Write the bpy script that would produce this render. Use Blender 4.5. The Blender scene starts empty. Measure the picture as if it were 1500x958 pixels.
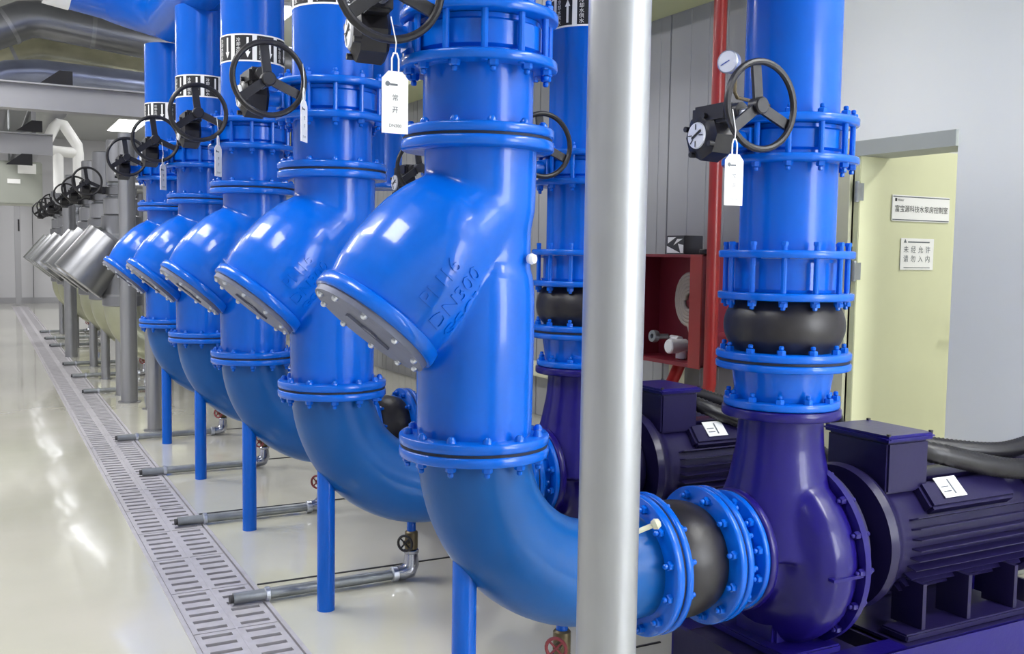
import bpy, bmesh, math, random
from mathutils import Vector, Matrix, Quaternion
PI = math.pi
random.seed(4)
S = bpy.context.scene
C = S.collection

# ------------------------------------------------------------------ camera
YAW, PITCH, ROLL, FPX, HCAM = 0.49275, 0.07191, 0.0150, 1450.0, 1.46
f = Vector((math.sin(YAW)*math.cos(PITCH), math.cos(YAW)*math.cos(PITCH), -math.sin(PITCH)))
r = Vector((math.cos(YAW), -math.sin(YAW), 0)); u = r.cross(f)
r2 = r*math.cos(ROLL)+u*math.sin(ROLL); u2 = -r*math.sin(ROLL)+u*math.cos(ROLL)
cd = bpy.data.cameras.new('camera'); cam = bpy.data.objects.new('camera', cd); C.objects.link(cam)
M4 = Matrix((r2, u2, -f)).transposed().to_4x4(); M4.translation = (0, 0, HCAM)
cam.matrix_world = M4
cd.sensor_width = 36; cd.lens = FPX*36/1500; cd.clip_start = .05; cd.clip_end = 100
S.camera = cam

# ------------------------------------------------------------------ world, lights, exposure
w = bpy.data.worlds.new('world'); S.world = w; w.use_nodes = True
w.node_tree.nodes['Background'].inputs[0].default_value = (.80, .88, 1, 1)
w.node_tree.nodes['Background'].inputs[1].default_value = .35
S.view_settings.view_transform = 'Standard'; S.view_settings.look = 'None'
S.view_settings.exposure = -0.02; S.view_settings.gamma = 1; S.view_settings.use_curve_mapping = False
ZC = 4.4
# ceiling lamps: (x, y, length in x, length in y, watts)
LAMPS = [(-.75, 2.1, .6, 1.6, 75), (-.95, 5.6, .6, 2.4, 120), (-1.3, 9.0, .6, 2.4, 150), (-1.3, 14.0, .6, 2.4, 110),
         (-1.3, 19.0, .6, 2.4, 110), (-1.3, 24.5, .6, 2.4, 120), (3.95, .1, .6, 2.4, 95), (3.1, 7.6, .6, 2.4, 25),
         (3.1, 13.0, .6, 2.4, 80), (3.1, 19.0, .6, 2.4, 80), (3.1, 25.0, .6, 2.4, 80), (7.0, 2.2, .6, 1.2, 130)]

# ------------------------------------------------------------------ materials
def srgb(h):
    v = [int(h[i:i+2], 16)/255 for i in (0, 2, 4)]
    return tuple((c/12.92 if c <= .04045 else ((c+.055)/1.055)**2.4) for c in v)+(1,)
def mat(name, col, rough=.5, metal=0, coat=0, bump=0, bscale=60, var=0, vscale=3, emit=0, trans=0, stretch=None, spec=.5):
    m = bpy.data.materials.new(name); m.use_nodes = True
    nt = m.node_tree; b = nt.nodes['Principled BSDF']
    c = srgb(col)
    b.inputs['Base Color'].default_value = c; b.inputs['Roughness'].default_value = rough
    b.inputs['Metallic'].default_value = metal; b.inputs['Coat Weight'].default_value = coat
    b.inputs['Coat Roughness'].default_value = .08
    b.inputs['Specular IOR Level'].default_value = spec
    if trans: b.inputs['Transmission Weight'].default_value = trans
    if emit:
        b.inputs['Emission Color'].default_value = c; b.inputs['Emission Strength'].default_value = emit
    if bump or var:
        tc = nt.nodes.new('ShaderNodeTexCoord'); mp = nt.nodes.new('ShaderNodeMapping')
        nt.links.new(tc.outputs['Object'], mp.inputs[0])
        if stretch: mp.inputs['Scale'].default_value = stretch
    if bump:
        n = nt.nodes.new('ShaderNodeTexNoise'); n.inputs['Scale'].default_value = bscale; n.inputs['Detail'].default_value = 3
        bp = nt.nodes.new('ShaderNodeBump'); bp.inputs['Strength'].default_value = bump; bp.inputs['Distance'].default_value = .004
        nt.links.new(mp.outputs[0], n.inputs['Vector']); nt.links.new(n.outputs['Fac'], bp.inputs['Height'])
        nt.links.new(bp.outputs[0], b.inputs['Normal'])
    if var:
        n = nt.nodes.new('ShaderNodeTexNoise'); n.inputs['Scale'].default_value = vscale; n.inputs['Detail'].default_value = 4
        mr = nt.nodes.new('ShaderNodeMapRange'); mr.inputs['From Min'].default_value = .3; mr.inputs['From Max'].default_value = .7
        mr.inputs['To Min'].default_value = 1-var; mr.inputs['To Max'].default_value = 1+var
        mx = nt.nodes.new('ShaderNodeVectorMath'); mx.operation = 'SCALE'; mx.inputs[0].default_value = c[:3]
        nt.links.new(mp.outputs[0], n.inputs['Vector']); nt.links.new(n.outputs['Fac'], mr.inputs['Value'])
        nt.links.new(mr.outputs[0], mx.inputs['Scale']); nt.links.new(mx.outputs[0], b.inputs['Base Color'])
    return m
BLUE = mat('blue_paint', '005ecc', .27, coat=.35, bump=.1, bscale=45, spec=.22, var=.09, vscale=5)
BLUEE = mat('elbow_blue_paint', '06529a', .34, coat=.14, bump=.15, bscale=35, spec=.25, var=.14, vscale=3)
BLUE2 = mat('blue_pipe_paint', '0059c4', .26, coat=.18, spec=.22, bump=.05, bscale=20, var=.05, vscale=4)
PURP = mat('purple_paint', '1b1268', .28, coat=.2, spec=.25, bump=.15, bscale=50, var=.1)
PURPD = mat('purple_motor_paint', '1d1842', .36, coat=.12, spec=.3, bump=.1, var=.1)
BLACK = mat('black_iron', '1b1a20', .38, bump=.1)
RUBBER = mat('black_rubber', '1d1a1e', .4, bump=.25, bscale=30, var=.15)
GASK = mat('gasket', '0c1830', .7)
PLATE = mat('grey_cover_plate', '6c7084', .42, metal=.3, var=.12, vscale=9, bump=.2)
ZINC = mat('zinc_bolt', 'c8ccd6', .3, metal=.9)
STEEL = mat('stainless_cladding', '9c9da2', .34, metal=.9, bump=.08, bscale=8, var=.08, vscale=2, stretch=(8, 8, .6))
PILLAR = mat('pillar_cladding', 'a6a8ac', .42, metal=.75, bump=.06, bscale=8, var=.06, vscale=2, stretch=(8, 8, .6))
STEEL2 = mat('aluminium_cladding', '88898e', .3, metal=.9, bump=.25, bscale=5, var=.1, vscale=3)
GRATE = mat('grate_metal', 'bab7bd', .45, metal=.3, var=.1, vscale=12)
DARK = mat('dark_channel', '3c3c40', .8)
GALV = mat('galvanised_pipe', '8f9396', .38, metal=.6, var=.15, vscale=14)
CHROME = mat('fitting_chrome', 'b0b2bc', .2, metal=.9)
BRASS = mat('worn_brass', '6d6148', .45, metal=.5, var=.2, vscale=20)
RED = mat('red_paint', '9c2422', .35, coat=.2, var=.1)
REDW = mat('red_wheel_paint', '8c3a40', .5)
REDIN = mat('dark_red_paint', '7c2030', .45, var=.12)
WHITE = mat('white_plastic', 'f4f4f4', .4)
INK = mat('black_ink', '16161c', .6)
GINK = mat('grey_ink', '60666e', .6)
DIAL = mat('dial_white', 'e2e4ea', .35)
CREAM = mat('cream_door_paint', 'd6d8b2', .28, coat=.3, var=.03)
CREAMF = mat('cream_frame_paint', 'ccccb0', .4)
WALLM = mat('white_wall', 'f6f8f6', .5, bump=.03, bscale=6)
PANEL = mat('grey_wall_panel', '98999d', .42, bump=.04, bscale=5, var=.03, vscale=2)
FARP = mat('far_wall_panel', 'c6c6cc', .5, var=.03, vscale=.8)
CEIL = mat('ceiling_paint', 'a9abad', .7)
LINT = mat('grey_lintel', 'a9aeaa', .6)
HOSE = mat('hose_canvas', 'b3a79c', .75, bump=.4, bscale=80, var=.1)
TRAY = mat('cream_tray', 'bfc49a', .5)
BOXM = mat('dark_carton', '34353c', .5)
SHEET = mat('blue_print', '3a55a8', .4, var=.3, vscale=14)
BEAMM = mat('beam_grey', 'a5a5ab', .45, metal=.4)
EQUIP = mat('equipment_grey', 'a3a69f', .4, metal=.3)
LAMPM = mat('lamp_diffuser', 'ffffff', .5, emit=7)
LAMPF = mat('lamp_frame', 'e0e0e0', .5)
# floor: glossy poured epoxy
FLOOR = bpy.data.materials.new('glossy_epoxy_floor'); FLOOR.use_nodes = True
nt = FLOOR.node_tree; b = nt.nodes['Principled BSDF']
tc = nt.nodes.new('ShaderNodeTexCoord'); n1 = nt.nodes.new('ShaderNodeTexNoise'); n1.inputs['Scale'].default_value = .7; n1.inputs['Detail'].default_value = 5
cr = nt.nodes.new('ShaderNodeValToRGB'); cr.color_ramp.elements[0].position = .35; cr.color_ramp.elements[1].position = .7
cr.color_ramp.elements[0].color = srgb('c6c5b4'); cr.color_ramp.elements[1].color = srgb('d6d2c6')
nt.links.new(tc.outputs['Object'], n1.inputs['Vector']); nt.links.new(n1.outputs['Fac'], cr.inputs[0]); nt.links.new(cr.outputs[0], b.inputs['Base Color'])
n2 = nt.nodes.new('ShaderNodeTexNoise'); n2.inputs['Scale'].default_value = 3; bp = nt.nodes.new('ShaderNodeBump'); bp.inputs['Strength'].default_value = .08; bp.inputs['Distance'].default_value = .01
nt.links.new(tc.outputs['Object'], n2.inputs['Vector']); nt.links.new(n2.outputs['Fac'], bp.inputs['Height']); nt.links.new(bp.outputs[0], b.inputs['Normal']); nt.links.new(bp.outputs[0], b.inputs['Coat Normal'])
b.inputs['Roughness'].default_value = .16; b.inputs['Coat Weight'].default_value = .8; b.inputs['Coat Roughness'].default_value = .06; b.inputs['Specular IOR Level'].default_value = .6

# ------------------------------------------------------------------ mesh builder
class MB:
    def __init__(s): s.v = []; s.f = []
    def add(s, vs, fs):
        o = len(s.v); s.v += [tuple(v) for v in vs]; s.f += [tuple(i+o for i in q) for q in fs]; return s
    def box(s, x0, x1, y0, y1, z0, z1, m=None):
        vs = [(x, y, z) for z in (z0, z1) for y in (y0, y1) for x in (x0, x1)]
        if m: vs = [m @ Vector(v) for v in vs]
        return s.add(vs, [(0, 2, 3, 1), (4, 5, 7, 6), (0, 1, 5, 4), (2, 6, 7, 3), (0, 4, 6, 2), (1, 3, 7, 5)])
    def bbox(s, x0, x1, y0, y1, z0, z1, b=.006, m=None):   # box with chamfered edges
        cx, cy, cz = (x0+x1)/2, (y0+y1)/2, (z0+z1)/2; hx, hy, hz = (x1-x0)/2, (y1-y0)/2, (z1-z0)/2
        bm = bmesh.new(); bmesh.ops.create_cube(bm, size=2)
        for v in bm.verts: v.co = Vector((cx+v.co.x*hx, cy+v.co.y*hy, cz+v.co.z*hz))
        bmesh.ops.bevel(bm, geom=bm.edges[:], offset=b, segments=2, affect='EDGES')
        bm.verts.ensure_lookup_table()
        vs = [(m @ v.co if m else v.co.copy()) for v in bm.verts]; fs = [[v.index for v in q.verts] for q in bm.faces]
        bm.free(); return s.add(vs, fs)
    def lathe(s, prof, o=(0, 0, 0), d=(0, 0, 1), n=40, close=False):  # prof: (t along axis, radius)
        o = Vector(o); q = Vector((0, 0, 1)).rotation_difference(Vector(d).normalized())
        vs = []; fs = []; rings = []
        for t, rr in prof:
            if rr < 1e-5:
                rings.append([len(vs)]); vs.append(o+q @ Vector((0, 0, t)))
            else:
                rings.append(list(range(len(vs), len(vs)+n)))
                vs += [o+q @ Vector((rr*math.cos(2*PI*i/n), rr*math.sin(2*PI*i/n), t)) for i in range(n)]
        pr = list(zip(rings, rings[1:]))
        if close: pr.append((rings[-1], rings[0]))
        for a, b_ in pr:
            for i in range(n):
                j = (i+1) % n
                if len(a) == 1 and len(b_) == 1: continue
                if len(a) == 1: fs.append((a[0], b_[j], b_[i]))
                elif len(b_) == 1: fs.append((a[i], a[j], b_[0]))
                else: fs.append((a[i], a[j], b_[j], b_[i]))
        return s.add(vs, fs)
    def cyl(s, o, d, L, rad, n=24, ch=0):
        p = [(0, 0), (0, rad-ch), (ch, rad), (L-ch, rad), (L, rad-ch), (L, 0)] if ch else [(0, 0), (0, rad), (L, rad), (L, 0)]
        return s.lathe(p, o, d, n)
    def tube(s, pts, rad, n=16, caps=True, closed=False):
        pts = [Vector(p) for p in pts]; rs = rad if isinstance(rad, (list, tuple)) else [rad]*len(pts)
        N = len(pts); tan = []
        for i in range(N):
            a = pts[(i-1) % N] if (i or closed) else pts[0]; b_ = pts[(i+1) % N] if (i < N-1 or closed) else pts[-1]
            tan.append((b_-a).normalized())
        up = Vector((0, 0, 1)) if abs(tan[0].z) < .9 else Vector((0, 1, 0))
        nrm = (up-tan[0]*up.dot(tan[0])).normalized(); vs = []; fs = []
        for i in range(N):
            if i:
                nrm = tan[i-1].rotation_difference(tan[i]) @ nrm
                nrm = (nrm-tan[i]*nrm.dot(tan[i])).normalized()
            bn = tan[i].cross(nrm)
            vs += [pts[i]+(nrm*math.cos(2*PI*k/n)+bn*math.sin(2*PI*k/n))*rs[i] for k in range(n)]
        for i in range(N if closed else N-1):
            a = i*n; b_ = ((i+1) % N)*n
            for k in range(n): fs.append((a+k, a+(k+1) % n, b_+(k+1) % n, b_+k))
        if caps and not closed: fs += [tuple(range(n))[::-1], tuple(range((N-1)*n, N*n))]
        return s.add(vs, fs)
    def hexn(s, o, d, L, rad): return s.lathe([(0, 0), (0, rad), (L*.8, rad), (L, rad*.8), (L, 0)], o, d, 6)
    def mesh(s, name, m, base=(0, 0, 0), smooth=True, ang=32):
        me = bpy.data.meshes.new(name); bx, by, bz = base
        me.from_pydata([(v[0]-bx, v[1]-by, v[2]-bz) for v in s.v], [], s.f)
        bm = bmesh.new(); bm.from_mesh(me); bmesh.ops.recalc_face_normals(bm, faces=bm.faces[:]); bm.to_mesh(me); bm.free()
        me.materials.append(m)
        if smooth:
            me.polygons.foreach_set('use_smooth', [True]*len(me.polygons)); me.set_sharp_from_angle(angle=math.radians(ang))
        return me

BASE = {}
def thing(name, label, cat, loc, group=None):
    o = bpy.data.objects.new(name, None); C.objects.link(o); o.location = loc; o.empty_display_size = .1
    o['label'] = label; o['category'] = cat
    if group: o['group'] = group
    BASE[o.name] = Vector(loc); return o
def base_of(o):
    b_ = Vector((0, 0, 0))
    while o: b_ += o.location; o = o.parent
    return b_
def part(name, mb, m, parent, label=None, **k):       # coordinates in mb are world coordinates
    me = mb if isinstance(mb, bpy.types.Mesh) else mb.mesh(name, m, base_of(parent), **k)
    o = bpy.data.objects.new(name, me); C.objects.link(o); o.parent = parent
    if label: o['label'] = label
    return o
def top(name, mb, m, label, cat, base, group=None, **k):
    o = bpy.data.objects.new(name, mb.mesh(name, m, base, **k)); C.objects.link(o); o.location = base
    o['label'] = label; o['category'] = cat
    if group: o['group'] = group
    return o
def struct(name, mb, m, parent=None, **k):
    o = bpy.data.objects.new(name, mb.mesh(name, m, base_of(parent) if parent else (0, 0, 0), **k)); C.objects.link(o)
    if parent: o.parent = parent
    else: o['kind'] = 'structure'
    return o
def at(me, name, parent, loc, rot=None, label=None):    # shared mesh, world location
    o = bpy.data.objects.new(name, me); C.objects.link(o); o.parent = parent
    o.location = Vector(loc)-base_of(parent)
    if rot is not None: o.rotation_mode = 'QUATERNION'; o.rotation_quaternion = rot
    if label: o['label'] = label
    return o
def dup(o, dloc, label=None, group=None):
    def cp(a, par):
        c = a.copy(); C.objects.link(c); c.parent = par
        for ch in list(a.children): cp(ch, c)
        return c
    r_ = cp(o, None); r_.location = o.location+Vector(dloc)
    if label: r_['label'] = label
    if group: r_['group'] = group
    return r_
def fused(mb, name, m, base, voxel=.011, smooth=8):     # blend overlapping solids into one cast shape
    me = mb.mesh(name, m, base); tmp = bpy.data.objects.new('tmp', me); C.objects.link(tmp)
    a = tmp.modifiers.new('r', 'REMESH'); a.mode = 'VOXEL'; a.voxel_size = voxel; a.use_smooth_shade = True
    b_ = tmp.modifiers.new('s', 'SMOOTH'); b_.iterations = smooth; b_.factor = .5
    dg = bpy.context.evaluated_depsgraph_get(); out = bpy.data.meshes.new_from_object(tmp.evaluated_get(dg))
    bpy.data.objects.remove(tmp); out.name = name
    out.polygons.foreach_set('use_smooth', [True]*len(out.polygons))
    if not out.materials: out.materials.append(m)
    return out
def text_geo(txt, size, extrude=0, align='CENTER'):
    cu = bpy.data.curves.new('t', 'FONT'); cu.body = txt; cu.size = size; cu.extrude = extrude; cu.resolution_u = 2
    cu.align_x = align; cu.align_y = 'CENTER'
    t = bpy.data.objects.new('t', cu); C.objects.link(t)
    dg = bpy.context.evaluated_depsgraph_get(); me = bpy.data.meshes.new_from_object(t.evaluated_get(dg))
    vs = [v.co.copy() for v in me.vertices]; fs = [tuple(p.vertices) for p in me.polygons]
    bpy.data.objects.remove(t); bpy.data.curves.remove(cu); bpy.data.meshes.remove(me)
    return vs, fs
def arrow_geo(w_, h_, up=1):
    a, b_ = w_/2, h_/2
    vs = [Vector(v) for v in ((-a*.42, -b_, 0), (a*.42, -b_, 0), (a*.42, b_*.45, 0), (-a*.42, b_*.45, 0), (-a, b_*.4, 0), (a, b_*.4, 0), (0, b_, 0))]
    if up < 0: vs = [Vector((v.x, -v.y, 0)) for v in vs]
    return vs, [(0, 1, 2, 3), (4, 5, 6)]

# ------------------------------------------------------------------ setting
XW, YF, XL, YB = 4.5, 29.3, -4.2, -1.8
DX0, DX1 = .675, 1.022       # drain channel
mb = MB(); mb.box(XL, DX0, YB, YF, -.12, 0); mb.box(DX1, 9.0, YB, YF, -.12, 0); mb.box(DX0, DX1, YB, .2, -.12, 0); mb.box(DX0, DX1, 27.9, YF, -.12, 0)
struct('floor', mb, FLOOR, smooth=False)
mb = MB(); mb.box(DX0, DX1, .2, 27.9, -.12, -.10); struct('trim_1', mb, DARK)
for i, (a, b_) in enumerate(((DX0-.012, DX0+.006), (DX1-.006, DX1+.012))):
    mb = MB(); mb.box(a, b_, .2, 27.9, -.05, .004); struct('trim_%d' % (i+2), mb, GRATE)
mb = MB(); mb.box(XL, 9.0, YB, YF+.1, ZC, ZC+.1); struct('ceiling', mb, CEIL)
# right wall: backing, white plastered stretch around the door, panels beyond
DY0, DY1, DZ = 3.50, 4.20, 2.11
wall = bpy.data.objects.new('wall_right', None); C.objects.link(wall); wall['kind'] = 'structure'
mb = MB(); mb.box(XW, XW+.22, YB, DY0, 0, ZC); mb.box(XW, XW+.22, DY1, 5.02, 0, ZC); mb.box(XW, XW+.22, DY0, DY1, DZ, ZC); mb.box(XW+.03, XW+.22, 5.02, YF, 0, ZC)
struct('plaster', mb, WALLM, wall, smooth=False)
pm = MB(); pm.bbox(0, .028, .004, .956, .0, ZC, .004)
for k in range(4): pm.box(-.0035, .0, .12+.2*k, .2+.2*k, .02, ZC-.02)
pme = pm.mesh('wall_panel', PANEL, smooth=False)
y = 5.02; k = 0
while y < YF-.1:
    at(pme, 'wall_panel', wall, (XW+.001, y, 0)); y += .96; k += 1
# far wall
wf = bpy.data.objects.new('wall_far', None); C.objects.link(wf); wf['kind'] = 'structure'
mb = MB(); mb.box(XL, 4.5, YF+.04, YF+.2, 0, ZC); struct('backing', mb, DARK, wf)
pm = MB(); pm.bbox(.006, 1.08, 0, .04, 0, ZC, .006); pme = pm.mesh('wall_panel', FARP, smooth=False)
for i in range(8): at(pme, 'wall_panel', wf, (XL+i*1.087, YF, 0))
mb = MB(); mb.box(XL, 4.5, YF-.02, YF, 0, .16); struct('baseboard_far', mb, BEAMM)
mb = MB(); mb.box(XL-.15, XL, YB, YF, 0, ZC); struct('wall_left', mb, FARP)
WX0, WX1, WZ0, WZ1 = 2.9, 4.4, .7, 3.1
mb = MB(); mb.box(XL, WX0, YB-.15, YB, 0, ZC); mb.box(WX1, 9, YB-.15, YB, 0, ZC); mb.box(WX0, WX1, YB-.15, YB, 0, WZ0); mb.box(WX0, WX1, YB-.15, YB, WZ1, ZC); struct('wall_back', mb, WALLM, smooth=False)
wn = bpy.data.objects.new('window_1', None); C.objects.link(wn); wn.location = ((WX0+WX1)/2, YB, WZ0); wn['kind'] = 'structure'
mb = MB(); mb.box(WX0, WX1, YB-.1, YB-.04, WZ0, WZ0+.05); mb.box(WX0, WX1, YB-.1, YB-.04, WZ1-.05, WZ1); mb.box(WX0, WX0+.05, YB-.1, YB-.04, WZ0, WZ1); mb.box(WX1-.05, WX1, YB-.1, YB-.04, WZ0, WZ1); mb.box((WX0+WX1)/2-.02, (WX0+WX1)/2+.02, YB-.1, YB-.04, WZ0, WZ1); struct('window_frame', mb, LAMPF, wn, smooth=False)
mb = MB(); mb.box(WX0+.05, WX1-.05, YB-.075, YB-.069, WZ0+.05, WZ1-.05); struct('window_pane', mb, mat('lit_window', 'f4f8ff', .3, emit=2.2), wn, smooth=False)
ld = bpy.data.lights.new('daylight', 'AREA'); ld.shape = 'RECTANGLE'; ld.size = WX1-WX0; ld.size_y = WZ1-WZ0; ld.energy = 120; ld.color = (1, 1, 1)
lo = bpy.data.objects.new('daylight', ld); C.objects.link(lo); lo.location = ((WX0+WX1)/2, YB+.02, (WZ0+WZ1)/2); lo.rotation_euler = (PI/2, 0, PI)
mb = MB(); mb.box(8.9, 9.0, YB, 7, 0, ZC); mb.box(XW+.22, 9, 6.9, 7, 0, ZC); struct('wall_beyond_door', mb, WALLM)
# door
tf = bpy.data.objects.new('trim_4', None); C.objects.link(tf); tf['kind'] = 'structure'
mb = MB(); mb.box(XW-.025, XW+.24, DY1, DY1+.13, 0, DZ+.06); struct('door_jamb', mb, CREAMF, tf, smooth=False)
mb = MB(); mb.box(XW-.02, XW+.24, DY0, DY1, DZ-.045, DZ+.04); struct('lintel', mb, LINT, tf, smooth=False)
dr = bpy.data.objects.new('door_1', None); C.objects.link(dr); dr.location = (XW+.05, DY1-.05, 0); dr['kind'] = 'structure'
mb = MB(); mb.bbox(XW+.005, XW+.98, DY1-.05, DY1-.005, .01, DZ+.02, .004); struct('leaf', mb, CREAM, dr, smooth=False)
for z in (.35, 1.40, 1.86):
    mb = MB(); mb.cyl((XW-.012, DY1-.045, z-.06), (0, 0, 1), .12, .014, 12); mb.box(XW-.02, XW+.03, DY1-.058, DY1-.05, z-.05, z+.05); struct('hinge', mb, GALV, dr)
mb = MB(); mb.cyl((XW+.9, DY1-.11, 1.05), (0, 1, 0), .06, .012, 12); mb.tube([(XW+.9, DY1-.11, 1.05), (XW+.78, DY1-.11, 1.05)], .011, 10); struct('door_handle', mb, CHROME, dr)
def flat_text(mb, txt, size, cx, y_, cz, squash=1.0):    # text facing -Y
    vs, fs = text_geo(txt, size); mb.add([(cx+v.x*squash, y_, cz+v.y) for v in vs], fs)
yd = DY1-.052
t = thing('door_sign', 'long white sign with one line of black characters on the cream door', 'sign', (5.13, yd, 1.72))
mb = MB(); mb.bbox(4.77, 5.275, yd-.006, yd, 1.70, 1.855, .002); part('board', mb, WHITE, t, smooth=False)
mb = MB(); mb.box(4.775, 5.27, yd-.0068, yd-.006, 1.843, 1.849); mb.box(4.775, 5.27, yd-.0068, yd-.006, 1.706, 1.712); part('border_line', mb, GINK, t, smooth=False)
mb = MB(); flat_text(mb, '富宝源科技水泵房控制室', .0425, 5.025, yd-.0072, 1.772); part('lettering', mb, INK, t, smooth=False)
mb = MB(); mb.box(4.792, 4.808, yd-.007, yd-.0062, 1.818, 1.836); flat_text(mb, 'Water', .02, 4.84, yd-.0072, 1.826); part('small_mark', mb, INK, t, smooth=False)
t = thing('door_notice', 'small white square notice with eight grey characters below the long door sign', 'notice', (5.06, yd, 1.39))
mb = MB(); mb.bbox(4.86, 5.15, yd-.004, yd, 1.41, 1.60, .0015); part('sheet', mb, WHITE, t, smooth=False)
mb = MB(); flat_text(mb, '▲', .03, 4.895, yd-.005, 1.582); mb.box(4.92, 5.11, yd-.005, yd-.0042, 1.574, 1.582); mb.box(4.89, 5.12, yd-.005, yd-.0042, 1.422, 1.426)
for i, c in enumerate('未经允许'): flat_text(mb, c, .045, 4.905+.064*i, yd-.005, 1.530)
for i, c in enumerate('请勿入内'): flat_text(mb, c, .045, 4.905+.064*i, yd-.005, 1.474)
part('lettering', mb, GINK, t, smooth=False)

# ceiling lamps
for i, (x, y, lx, ly, p) in enumerate(LAMPS):
    t = thing('ceiling_lamp', ['ceiling light panel over the aisle, number %s from the viewer' % q for q in ('one', 'two', 'three', 'four', 'five', 'six')][i] if i < 6 else
              ('square light panel in the room behind the cream door' if i == 11 else 'ceiling light panel above the pumps, %s from the viewer' % ('nearest', 'second', 'third', 'fourth', 'farthest')[i-6]), 'lamp', (x, y, ZC-.06), 'ceiling light panels')
    mb = MB(); mb.box(x-lx/2-.03, x+lx/2+.03, y-ly/2-.03, y+ly/2+.03, ZC-.04, ZC); part('lamp_frame', mb, LAMPF, t)
    mb = MB(); mb.box(x-lx/2, x+lx/2, y-ly/2, y+ly/2, ZC-.05, ZC-.041); part('diffuser', mb, LAMPM, t)
    ld = bpy.data.lights.new('lamp_light', 'AREA'); ld.shape = 'RECTANGLE'; ld.size = lx; ld.size_y = ly; ld.energy = p; ld.color = (1, .995, .975)
    lo = bpy.data.objects.new('lamp_light', ld); C.objects.link(lo); lo.parent = t; lo.location = (0, 0, -.01)

# ------------------------------------------------------------------ drain gratings
gm = MB(); PX, PY = .158, .492
ys = []
n = 6; pitch = PY/n; bar = .052
ed = .022
gm.box(0, ed, 0, PY, -.018, 0); gm.box(PX-ed, PX, 0, PY, -.018, 0)
yy = 0
for i in range(n+1):
    a = max(0, i*pitch-bar/2); b_ = min(PY, i*pitch+bar/2); gm.box(ed, PX-ed, a, b_, -.018, 0)
gme = gm.mesh('grating_panel', GRATE, smooth=False)
grp = {0: 'left', 1: 'right'}
for side in (0, 1):
    t = thing('drain_grating', ('left' if side == 0 else 'right')+' row of slotted metal drain panels set in the floor along the pipes', 'drain grating', (DX0+.009+side*.166, .3, .001))
    for j in range(55): at(gme, 'grating_panel', t, (DX0+.009+side*.166, .3+j*.5, .003))
mb = MB(); mb.box(DX0+.167, DX0+.175, .2, 27.9, -.05, .004); struct('trim_5', mb, GRATE)

# ------------------------------------------------------------------ shared pieces
CX, RX, ZS, Y0, DY = 1.245, 2.42, .482, 2.54, 1.31
def bolt_mesh(L1=.018, rad=.0135, m=BLUE, nut=0, span=0):
    mb = MB()
    if nut: mb.hexn((0, 0, 0), (0, 0, 1), L1, rad); mb.cyl((0, 0, L1), (0, 0, 1), .014, rad*.55, 10, .003)
    else: mb.lathe([(0, 0), (0, rad), (L1*.5, rad*.92), (L1*.9, rad*.5), (L1, 0)], (0, 0, 0), (0, 0, 1), 10)
    return mb.mesh('bolt', m)
BDOME = bolt_mesh(); BNUT = bolt_mesh(.016, .015, nut=1); BZ = bolt_mesh(.012, .0105, ZINC); BNUTP = bolt_mesh(.016, .015, PURP, nut=1)
def ring_bolts(me, parent, o, d, rad, n, off, name='bolt', a0=0, label=None):
    d = Vector(d).normalized(); q = Vector((0, 0, 1)).rotation_difference(d)
    for i in range(n):
        a = a0+2*PI*i/n; p = Vector(o)+q @ Vector((rad*math.cos(a), rad*math.sin(a), off)); at(me, name, parent, p, q, label)
def flange(parent, o, d, r0, r1, th, m=BLUE, n=64, name='flange', label=None):
    mb = MB(); mb.lathe([(0, r0), (0, r1-.004), (.004, r1), (th-.004, r1), (th, r1-.004), (th, r0)], o, d, n, close=True)
    return part(name, mb, m, parent, label, ang=50)
def gasket(parent, o, d, r1, th=.006):
    mb = MB(); mb.lathe([(0, r1-.07), (0, r1), (th, r1), (th, r1-.07)], o, d, 48, close=True); return part('gasket', mb, GASK, parent)

TR = {}   # train prototypes
# --- support post
t = thing('support_post', '', 'post', (1.22, Y0, 0))
mb = MB(); mb.cyl((1.22, Y0, 0), (0, 0, 1), .62, .036, 20); part('post', mb, BLUE2, t)
TR['post'] = t
# --- suction elbow
def elbow(parent, rad, m, R_=.43, ztop=.896, xend=1.82, n=48):
    mb = MB(); cx, cz = CX+R_, ZS+R_; pts = [(CX, Y0, ztop)]
    if ztop > cz+.01: pts.append((CX, Y0, cz+.004))
    for i in range(0, 25):
        a = PI/2*i/24; pts.append((cx-R_*math.cos(a), Y0, cz-R_*math.sin(a)))
    pts.append((xend, Y0, ZS)); mb.tube(pts, rad, n); return part('bend', mb, m, parent, ang=60)
t = thing('suction_elbow', '', 'pipe elbow', (CX, Y0, .30))
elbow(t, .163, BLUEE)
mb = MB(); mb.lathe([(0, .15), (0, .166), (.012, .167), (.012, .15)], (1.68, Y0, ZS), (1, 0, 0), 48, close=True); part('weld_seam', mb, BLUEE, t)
fl = flange(t, (CX, Y0, .888), (0, 0, 1), .15, .216, .028); ring_bolts(BNUT, fl, (CX, Y0, .888), (0, 0, -1), .192, 12, 0, 'nut', PI/12)
fl = flange(t, (1.82, Y0, ZS), (1, 0, 0), .15, .225, .03); ring_bolts(BNUT, fl, (1.82, Y0, ZS), (-1, 0, 0), .198, 12, 0, 'nut', PI/12)
mb = MB(); mb.tube([(1.60, Y0-.15, ZS+.13), (1.73, Y0-.21, ZS+.19)], .008, 10); mb.lathe([(-.016, 0), (-.012, .012), (0, .017), (.012, .012), (.016, 0)], (1.74, Y0-.215, ZS+.195), (.13, -.06, .06), 14)
part('air_vent_rod', mb, mat('pale_rod', 'c8c8b0', .5), t, 'pale rod with a knob end'); TR['elbow'] = t
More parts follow.
